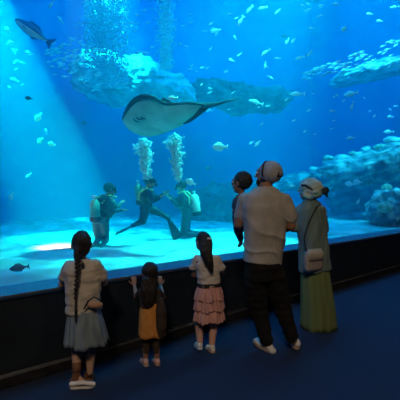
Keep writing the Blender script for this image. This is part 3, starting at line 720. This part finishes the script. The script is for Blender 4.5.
girl_orange()

# ---- girl in the pink tutu -------------------------------------------------
def girl_pink():
    P = Person('person', 'girl in pale t-shirt and tiered pink tulle skirt with long black hair', (207, 351), math.radians(20))
    p = P.p; s = .76; b = MB()
    q, R = head(b, p(202.5, 242), s, 18)
    b.cap_chain([p(203, 248), p(206, 257)], [.03, .032])
    b.torso([p(206, 255), p(206, 260), p(208, 272), p(209, 284), p(209, 296)], [.05, .105, .10, .09, .10], [.035, .06, .07, .068, .075], (1, 0, 0))
    for sh, el, wr, sg in ((p(196, 260), p(194, 275, .08), p(197, 267.5, .40), -1), (p(217, 260), p(222, 273, .12), p(219, 264, .44), 1)):
        b.cap_chain([sh, el], [.032, .026]); b.cap_chain([el, wr], [.026, .018])
        hand(b, wr, (0, 1, -.05), (0, 0, 1), .68, -sg, .3)
    for hp, kn, an in ((p(202, 305), p(199, 325, .03), p(200, 343)), (p(214, 305), p(213.5, 326, .03), p(212, 345))):
        b.cap_chain([hp, kn], [.05, .036]); b.cap_chain([kn, kn*.65+an*.35, an], [.034, .036, .023])
    body = P.fuse(b, 'body', M['skin_brown'], voxel=.0055, smooth=3); eyes(P, q, R, s, body)
    b = MB(); b.ell(q(0, -.02, .03), (.090*s, .104*s, .102*s), R)
    b.cap_chain([q(0, -.05, .0), p(206, 252, -.09), p(209, 262, -.12), p(211.5, 272, -.12)], [.070, .058, .042, .016])
    h = P.fuse(b, 'hair', M['hair'], voxel=.007, smooth=3, disp=fold(30, .004, 5, (1, 1, .2)))
    b = MB(); c = [q(.075*math.cos(a), -.012+.11*math.sin(a)*0+(-.085-.012*math.sin(a*2)), .055+.02*math.sin(a)) for a in (0, .5, 1)]
    b.tube([q(-.02, -.118, .055), q(.03, -.120, .050), q(.075, -.085, .035), q(.092, -.03, .02)], [.009]*4, 8); b.build('hair_band', M['white_shoe'], h)
    b = MB()
    b.torso([p(205.5, 253.5), p(206, 257), p(206.5, 262), p(208, 273), p(209, 285)], [.04, .085, .112, .106, .108], [.04, .06, .075, .084, .088], (1, 0, 0))
    for a_, c_ in ((p(197, 259), p(193.5, 267, .03)), (p(216.5, 259), p(221, 267, .03))): b.cap_chain([a_, c_], [.040, .042])
    P.fuse(b, 't_shirt', M['shirt_cream'], voxel=.007, smooth=4, disp=fold(10, .009, 6))
    b = MB(); b.torso([p(209, 282), p(209, 286.5)], [.112, .112], [.09, .09], (1, 0, 0)); P.fuse(b, 'belt', M['strap'], voxel=.007, smooth=2)
    k = None
    for i, (y0, y1, r0, r1) in enumerate([(283, 299, .100, .132), (294, 309, .115, .140), (305, 320, .120, .146)]):
        k = skirt(P, [p(209, y0), p(209, (y0+y1)/2), p(209, y1)], [r0, (r0+r1)/2+.006, r1], [r0*.85, (r0+r1)/2*.88, r1*.88], 'skirt_tier', M['tulle'], 21, .09, seed=i+2)
    b = MB()
    for hp, kn, an in ((p(202, 308), p(199, 325, .03), p(200, 341)), (p(214, 308), p(213.5, 326, .03), p(212, 343))):
        b.cap_chain([hp, kn, an], [.056, .041, .030])
    P.fuse(b, 'leggings', M['leg_pink'], voxel=.006, smooth=3)
    shoe(P, p(200, 342), p(200.5, 349.5, -.04), p(196.5, 345, .12), .74, M['white_shoe'], M['rubber'])
    shoe(P, p(212, 344), p(213.5, 353, -.05), p(207, 348, .10), .74, M['white_shoe'], M['tan_sole'])
girl_pink()

# ---- father ----------------------------------------------------------------
FATHER = None
def father():
    P = Person('person', 'bearded man in grey t-shirt and backwards cap carrying a toddler', (272, 351), math.radians(18))
    p = P.p; b = MB()
    q, R = head(b, p(267, 174.5), 1.0, 42, 2)
    b.cap_chain([p(266, 180), p(265, 195)], [.060, .068])
    b.torso([p(265, 191), p(265, 196), p(265, 208), p(266, 228), p(264, 246), p(262.5, 262), p(264, 276)], [.10, .19, .205, .18, .15, .155, .155], [.06, .095, .12, .12, .11, .12, .11], (1, 0, 0))
    # left arm carries the child, right arm bent forward
    arms = [(p(244, 203), p(238.5, 224, .03), p(240, 218, .28), -1), (p(286, 203), p(291, 226, .02), p(278, 231, .27), 1)]
    for sh, el, wr, sg in arms:
        b.cap_chain([sh, el], [.058, .045]); b.cap_chain([el, el*.6+wr*.4, wr], [.045, .042, .030])
        hand(b, wr, (wr-el), (0, .2, -1) if sg < 0 else (0, 1, .3), 1.0, sg, .5)
    for hp, kn, an, to in ((p(256, 275), p(259, 308, .06), p(268, 344, .0), p(256, 346, .1)), (p(273, 275), p(284, 306, .06), p(293, 340, .0), p(286, 340, .12))):
        b.cap_chain([hp, kn], [.095, .062]); b.cap_chain([kn, kn*.65+an*.35, an], [.060, .062, .040])
    body = P.fuse(b, 'body', M['skin_brown'], voxel=.007, smooth=3); eyes(P, q, R, 1.0, body)
    # beard and hair
    b = MB(); b.ell(q(0, .040, -.075), (.058, .062, .050), R); b.ell(q(0, .01, -.055), (.072, .06, .045), R)
    P.fuse(b, 'beard', M['hair'], voxel=.007, smooth=3)
    b = MB(); b.ell(q(0, -.03, .005), (.084, .088, .085), R); P.fuse(b, 'hair', M['hair'], voxel=.008, smooth=3)
    # cap worn backwards and tipped back: crown over the whole back of the head, dark band, short curved bill
    b = MB(); b.ell(q(0, -.038, .022), (.101, .110, .106), R); cp = P.fuse(b, 'cap', M['cap'], voxel=.008, smooth=3)
    b = MB(); ring = [q(.101*.90*math.cos(a), -.038+.110*.44, .022+.106*.90*math.sin(a)) for a in [math.radians(-25+230*k/28) for k in range(29)]]
    b.tube(ring, [.010]*29, 8); b.build('cap_band', M['strap'], cp)
    b = MB(); b.tube([q(.060*math.cos(a), -.038-.110*.80-.004, -.005+.034*math.sin(a)) for a in [math.pi*k/12 for k in range(13)]], [.006]*13, 8)
    b.tube([q(x, -.142+abs(x)*.35, -.012) for x in (-.062, -.03, 0, .03, .062)], [.008]*5, 8); b.build('cap_strap', M['strap'], cp)
    # t-shirt
    b = MB()
    b.torso([p(265, 186.5), p(265, 190), p(265, 195), p(265, 206), p(265, 226), p(264, 245), p(262.5, 262)], [.075, .13, .200, .226, .205, .184, .180], [.075, .09, .112, .138, .138, .132, .138], (1, 0, 0))
    for a_, c_ in ((p(246, 201), p(241.5, 215, .03)), (p(284, 201), p(290.5, 217, .02))): b.cap_chain([a_, c_], [.078, .070])
    def ff(co, n):
        # diagonal drape folds plus small creases
        g = 1-abs(math.sin((co.z+co.x*.55)*15+3.0*noise.noise(co*3.5)))
        d = g**3*.016*max(0, min(1, (1.40-co.z)*3))
        return d+noise.noise(co*9)*.006
    t = P.fuse(b, 't_shirt', M['shirt_grey'], voxel=.008, smooth=5, disp=ff)
    # trousers
    b = MB(); b.torso([p(263, 256), p(263.5, 266), p(265, 279)], [.155, .172, .172], [.12, .135, .13], (1, 0, 0))
    for hp, kn, an in ((p(255.5, 275), p(258, 308, .05), p(266.5, 340, .0)), (p(274, 275), p(282, 306, .05), p(291.5, 336, .0))):
        b.cap_chain([hp, kn, an], [.112, .088, .062])
    P.fuse(b, 'trousers', M['black'], voxel=.009, smooth=4, disp=fold(10, .010, 8))
    shoe(P, p(268, 345, 0), p(274, 357, -.05), p(254, 340.5, .17), 1.0, M['white_shoe'], M['tan_sole'])
    shoe(P, p(293, 340, .04), p(298, 349.5, .0), p(285, 334.5, .22), 1.0, M['white_shoe'], M['tan_sole'])
    return P
FP = father()

# ---- toddler on the man's arm -----------------------------------------------
def toddler():
    P = Person('person', 'toddler with dark hair carried on the arm of the man in the cap', None, math.radians(35), loc=at(241, 226, FP.Y+.20))
    p = P.p; s = .74; b = MB()
    q, R = head(b, p(240.8, 183), s*1.18, 20); hs = s*1.18
    b.cap_chain([p(241.5, 190), p(241, 197)], [.028, .032])
    b.torso([p(241, 196), p(241, 201), p(241, 212), p(242, 222), p(243, 229)], [.05, .075, .08, .08, .08], [.035, .055, .065, .068, .068], (1, 0, 0))
    for sh, el, wr, sg in ((p(236, 201), p(234.5, 211, -.02), p(236, 217, .05), -1), (p(247, 201), p(251, 205, -.04), p(256, 203, -.10), 1)):
        b.cap_chain([sh, el], [.027, .022]); b.cap_chain([el, wr], [.022, .016]); hand(b, wr, (wr-el), (0, 0, 1), .52, sg, .5)
    for hp, kn, an, to in ((p(239, 227), p(238.5, 232, .14), p(241, 243, .12), p(239, 246, .19)), (p(247, 227), p(250, 230, .14), p(249, 242, .14), p(248, 245, .2))):
        b.cap_chain([hp, kn], [.046, .034]); b.cap_chain([kn, an], [.032, .022]); b.cap_chain([an, to], [.021, .017])
    body = P.fuse(b, 'body', M['skin_brown'], voxel=.005, smooth=3); eyes(P, q, R, hs, body)
    b = MB(); b.ell(q(0, -.030, .028), (.093*hs, .108*hs, .106*hs), R); P.fuse(b, 'hair', M['hair'], voxel=.007, smooth=2, disp=fold(40, .006, 9, (1, 1, 1)))
    b = MB(); b.torso([p(241, 195), p(241, 198.5), p(241, 203), p(241.5, 214), p(242, 225)], [.04, .068, .088, .092, .092], [.035, .05, .065, .074, .076], (1, 0, 0))
    for a_, c_ in ((p(236, 201), p(234.8, 208)), (p(247, 201), p(250, 204, -.03))): b.cap_chain([a_, c_], [.035, .033])
    P.fuse(b, 'shirt', M['toddler_cloth'], voxel=.007, smooth=3, disp=fold(12, .006, 3))
    b = MB(); b.torso([p(242, 222), p(242.5, 229)], [.09, .09], [.075, .075], (1, 0, 0))
    for hp, kn, an in ((p(239, 227), p(238.5, 232, .14), p(240.5, 238, .12)), (p(247, 227), p(250, 230, .14), p(249.5, 238, .14))):
        b.cap_chain([hp, kn, an], [.056, .044, .034])
    P.fuse(b, 'trousers', M['toddler_cloth'], voxel=.007, smooth=3)
toddler()

# ---- woman ------------------------------------------------------------------
def woman():
    P = Person('person', 'woman in pale headscarf grey green cardigan and long olive skirt', (317, 327), math.radians(30))
    p = P.p; b = MB()
    q, R = head(b, p(308, 190), .97, 25, 4)
    b.cap_chain([p(308, 196), p(309, 206)], [.05, .055])
    b.torso([p(309, 202), p(310, 207), p(311, 220), p(313, 238), p(314, 252), p(315, 266)], [.08, .15, .155, .14, .155, .17], [.05, .085, .11, .105, .12, .13], (1, 0, 0))
    for sh, el, wr, sg in ((p(299, 210), p(296, 229, .02), p(291, 224, .26), -1), (p(321, 210), p(325.5, 230, .05), p(317, 228, .30), 1)):
        b.cap_chain([sh, el], [.048, .038]); b.cap_chain([el, wr], [.038, .026]); hand(b, wr, (wr-el), (0, 0, 1), .9, -sg, .5)
    for hp, kn, an in ((p(309, 270), p(310, 297, .04), p(310, 322)), (p(321, 270), p(323, 297, .04), p(324, 322))):
        b.cap_chain([hp, kn], [.085, .055]); b.cap_chain([kn, an], [.052, .036])
    body = P.fuse(b, 'body', M['skin_tan'], voxel=.007, smooth=3); eyes(P, q, R, .97, body)
    # headscarf with knot at the back, dark band showing in front
    b = MB(); b.ell(q(0, -.030, .030), (.104, .130, .106), R); b.cap_chain([q(-.05, -.09, -.03), q(.0, -.11, -.035), q(.05, -.09, -.03)], [.045, .052, .045])
    b.cap_chain([q(-.075, .0, -.045), q(-.05, -.05, -.075)], [.035, .04]); b.cap_chain([q(.075, 0, -.045), q(.05, -.05, -.075)], [.035, .04])
    sc = P.fuse(b, 'headscarf', M['scarf'], voxel=.008, smooth=3, disp=fold(14, .012, 4, (1, 1, 2.5)))
    b = MB(); b.ell(q(.075, -.165, .005), (.050, .040, .042)); b.cap_chain([q(.09, -.17, .0), q(.12, -.18, -.06)], [.026, .012])
    P.fuse(b, 'scarf_knot', M['vest'], sc, voxel=.008, smooth=2, disp=fold(20, .008, 2))
    b = MB(); b.tube([q(-.088, .045, .050), q(-.102, -.01, .050), q(-.098, -.06, .020), q(-.06, -.115, -.02)], [.013, .013, .012, .010], 8); b.build('sunglasses_strap', M['strap'], sc)
    # cardigan: long, loose
    b = MB()
    b.torso([p(309, 199.5), p(309.5, 203), p(310, 209), p(311, 222), p(313, 240), p(314, 256), p(315, 270)], [.07, .12, .160, .172, .166, .180, .190], [.065, .085, .11, .128, .128, .142, .152], (1, 0, 0))
    for sh, el, wr in ((p(300, 210), p(294.5, 228, -.02), p(291, 225, .20)), (p(320.5, 210), p(324.5, 229, .05), p(318, 228, .24))): b.cap_chain([sh, el, wr], [.062, .052, .040])
    P.fuse(b, 'cardigan', M['cardigan'], voxel=.008, smooth=4, disp=fold(8, .014, 5, (1.6, 1.6, .6)))
    # crossbody bag resting on the back of the hip
    bg = MB(); c = p(313.5, 259, -.20); Rb = rotz(-12)
    bg.torso([c+Vector((0, 0, -.125)), c+Vector((0, 0, -.10)), c, c+Vector((0, 0, .08)), c+Vector((0, 0, .105))], [.095, .118, .124, .112, .08], [.018, .038, .042, .034, .014], (1, 0, 0), power=3.5)
    bo = P.fuse(bg, 'handbag', M['bag'], voxel=.006, smooth=3)
    b = MB(); b.torso([c+Vector((.0, -.040, -.01)), c+Vector((0, -.036, .06)), c+Vector((0, -.014, .104))], [.100, .108, .09], [.010, .012, .012], (1, 0, 0), power=4); b.build('flap', M['shirt_beige'], bo)
    b = MB(); b.tube([c+Vector((-.10, 0, .08)), p(304, 238, -.16), p(309, 222, -.16), p(316, 208, -.12), p(320, 204, -.02), p(319, 212, .12)], [.008]*6, 8); b.build('shoulder_strap', M['strap'], bo)
    skirt(P, [p(314.5, 258), p(316, 285), p(318, 308), p(318.5, 327.5)], [.155, .175, .195, .205], [.125, .15, .165, .175], 'skirt', M['olive'], 11, .06, seed=6)
    shoe(P, p(310, 323), p(311, 328, -.03), p(303, 324.5, .18), .9, M['tan_sole'], M['tan_sole'])
    shoe(P, p(324, 323), p(325, 328, -.03), p(319, 324, .18), .9, M['tan_sole'], M['tan_sole'])
woman()

# ------------------------------------------------------------------ divers
def fin_blade(P, a, d, L, wd, m):
    a = Vector(a); d = Vector(d).normalized(); x = d.cross(Vector((0, -.6, 1))).normalized(); n = x.cross(d)
    b = MB(); ring = []
    for t, k in ((0, .45), (.3, .6), (.7, .9), (.95, 1.0), (1.0, .8)): ring.append((t, k))
    o = [a+d*L*t+x*wd*.5*k for t, k in ring]+[a+d*L*t-x*wd*.5*k for t, k in reversed(ring)]
    b.loft([[p_-n*.008 for p_ in o], [p_+n*.008 for p_ in o]]); b.build('fin', m, P.e, False)
def diver(label, foot, rz, J, suit, cyl_m, fins, headyaw, mask=True, z=SAND):
    loc = sandpt(*foot) if foot else None
    P = Person('person', label, None, rz, loc=loc if loc is not None else at(*J['loc'])); p = P.p; s = J.get('s', 1.0)
    hd, nk, ch, hip = [p(*J[k]) for k in ('head', 'neck', 'chest', 'hip')]
    lat = J.get('lat', (1, 0, 0)); b = MB(); su = MB()
    q, R = head(b, hd, .95*s, headyaw, 0); b.cap_chain([hd, nk], [.055*s, .058*s])
    tp = [nk, nk*.7+ch*.3, ch, ch*.5+hip*.5, hip]
    b.torso(tp, [.10*s, .17*s, .17*s, .14*s, .15*s], [.06*s, .09*s, .11*s, .10*s, .11*s], lat)
    su.torso(tp, [.08*s, .175*s, .18*s, .15*s, .16*s], [.065*s, .10*s, .12*s, .11*s, .12*s], lat)
    for sh, el, wr in J['arms']:
        sh, el, wr = p(*sh), p(*el), p(*wr)
        b.cap_chain([sh, el, wr], [.05*s, .04*s, .028*s]); su.cap_chain([sh, el, el*.12+wr*.88], [.058*s, .048*s, .036*s]); hand(b, wr, wr-el, (0, .2, 1), .95*s, 1, .35)
    for hp, kn, an, to in J['legs']:
        hp, kn, an, to = p(*hp), p(*kn), p(*an), p(*to)
        b.cap_chain([hp, kn], [.085*s, .06*s]); b.cap_chain([kn, an], [.056*s, .038*s]); b.cap_chain([an, to], [.036*s, .03*s])
        su.cap_chain([hp, kn], [.098*s, .07*s]); su.cap_chain([kn, an], [.066*s, .046*s]); su.cap_chain([an, to], [.044*s, .038*s])
        if fins: fin_blade(P, to, to-an, .34*s, .2*s, fins)
    body = P.fuse(b, 'body', M['skin_tan'], voxel=.010, smooth=2); eyes(P, q, R, .95*s, body)
    P.fuse(su, 'wetsuit', suit, voxel=.012, smooth=3)
    hb = MB(); hb.ell(q(0, -.02, .03), (.088*s, .105*s, .095*s), R); P.fuse(hb, 'hair', M['hair'], voxel=.010, smooth=2)
    if mask:
        mm = MB(); mm.ell(q(0, .085, .012), (.068*s, .035*s, .040*s), R, 14, 8); mo = mm.build('mask', M['strap'], P.e)
        mm = MB(); mm.tube([q(.095*math.cos(a), .0+.105*math.sin(a), .02) for a in [2*math.pi*k/20 for k in range(21)]], [.008]*21, 6); mm.build('mask_strap', M['strap'], mo)
        rg = MB(); rg.ell(q(0, .115, -.055), (.035*s, .028*s, .030*s), R, 10, 8); ro = rg.build('regulator', M['strap'], P.e)
        rg = MB(); a0 = q(.02, .115, -.055); rg.tube([a0, q(.13, .07, -.10), q(.15, -.05, -.14), p(*J['cyl'][1])], [.009]*4, 6); rg.build('hose', M['strap'], ro)
    # vest and air cylinder
    v = MB(); v.torso([nk*.55+ch*.45, ch, ch*.45+hip*.55], [.185*s, .205*s, .18*s], [.115*s, .15*s, .135*s], lat)
    vo = P.fuse(v, 'vest', M['vest'], voxel=.012, smooth=3, disp=fold(9, .012, 3))
    v = MB()
    for sg in J.get('strapside', (1, -1)):
        L_ = Vector(lat)*sg*.09*s
        v.tube([ch+L_+Vector((0, -.15, -.06)), ch+L_+Vector((0, -.14, .08)), nk+L_+Vector((0, -.06, .01)), nk+L_+Vector((0, .08, -.02))], [.018]*4, 8)
    v.build('straps', M['yellow'], vo)
    c0, c1 = p(*J['cyl'][0]), p(*J['cyl'][1]); d = (c1-c0); L = d.length; d.normalize(); r_ = J.get('cr', .10)*s
    v = MB(); v.tube([c0, c0+d*.03, c0+d*L*.5, c1-d*.08, c1-d*.03, c1], [r_*.8, r_, r_, r_, r_*.7, r_*.35], 20); co = v.build('air_cylinder', cyl_m, P.e)
    v = MB(); v.tube([c1, c1+d*.06], [.022, .022], 10); v.tube([c1+d*.045-Vector(lat)*.05, c1+d*.045+Vector(lat)*.05], [.018, .018], 10); v.build('valve', M['steel'], co)
    v = MB(); v.tube([c0-d*.01, c0+d*.07], [r_*1.06, r_*1.06], 20); v.build('boot', M['strap'], co)
    return P
diver('diver with large green air cylinder kneeling on the sand with back turned', (102, 246), math.radians(-40), dict(
    head=(110, 189), neck=(108, 196), chest=(104, 207), hip=(100, 223),
    lat=(.8, .6, 0), arms=[((108, 200, -.1), (113, 211, -.12), (122, 210, .05)), ((112, 201, .12), (117, 208, .15), (121, 203, .3))],
    legs=[((97, 224), (98, 240, .10), (95, 243, -.3), (93, 245, -.42)), ((104, 224), (106, 240, .12), (103, 244, -.28), (102, 246, -.4))],
    cyl=[(95.5, 221, -.24), (94.5, 199, -.24)], cr=.09), M['wetsuit_teal'], M['tank_green'], None, -20)
diver('diver half floating with bent knees facing right under a bubble plume', None, math.radians(-70), dict(loc=(148, 224, 7.4),
    head=(150, 182), neck=(148, 189), chest=(146, 197), hip=(146, 208), lat=(0, -1, 0) and (1, 0, 0),
    arms=[((148, 192, -.15), (153, 201, -.2), (160, 197, -.2)), ((150, 192, .15), (157, 199, .2), (164, 194, .15))],
    legs=[((147, 208, .1), (158, 212, .1), (168, 218, .05), (170, 222, .05)), ((145, 209, -.1), (143, 221, -.15), (136, 224, -.1), (132, 226, -.1))],
    cyl=[(140, 204, -.02), (138, 184, -.02)], cr=.07), M['wetsuit'], M['tank_green'], M['fin'], -20)
diver('diver in dark blue wetsuit kneeling on the sand facing left with pale cylinder', (187, 238), math.radians(65), dict(
    head=(181, 186), neck=(183, 192), chest=(185, 201), hip=(188, 212),
    arms=[((182, 196, -.15), (177, 205, -.2), (171, 199, -.2)), ((184, 196, .15), (176, 200, .2), (168, 194, .2))],
    legs=[((187, 212, -.08), (183, 233, -.1), (194, 235, -.05), (199, 236, 0)), ((188, 212, .1), (186, 232, .12), (196, 233, .15), (201, 234, .18))],
    cyl=[(197, 215, .0), (194, 194, .0)], cr=.09), M['wetsuit'], M['tank_pale'], None, 20)
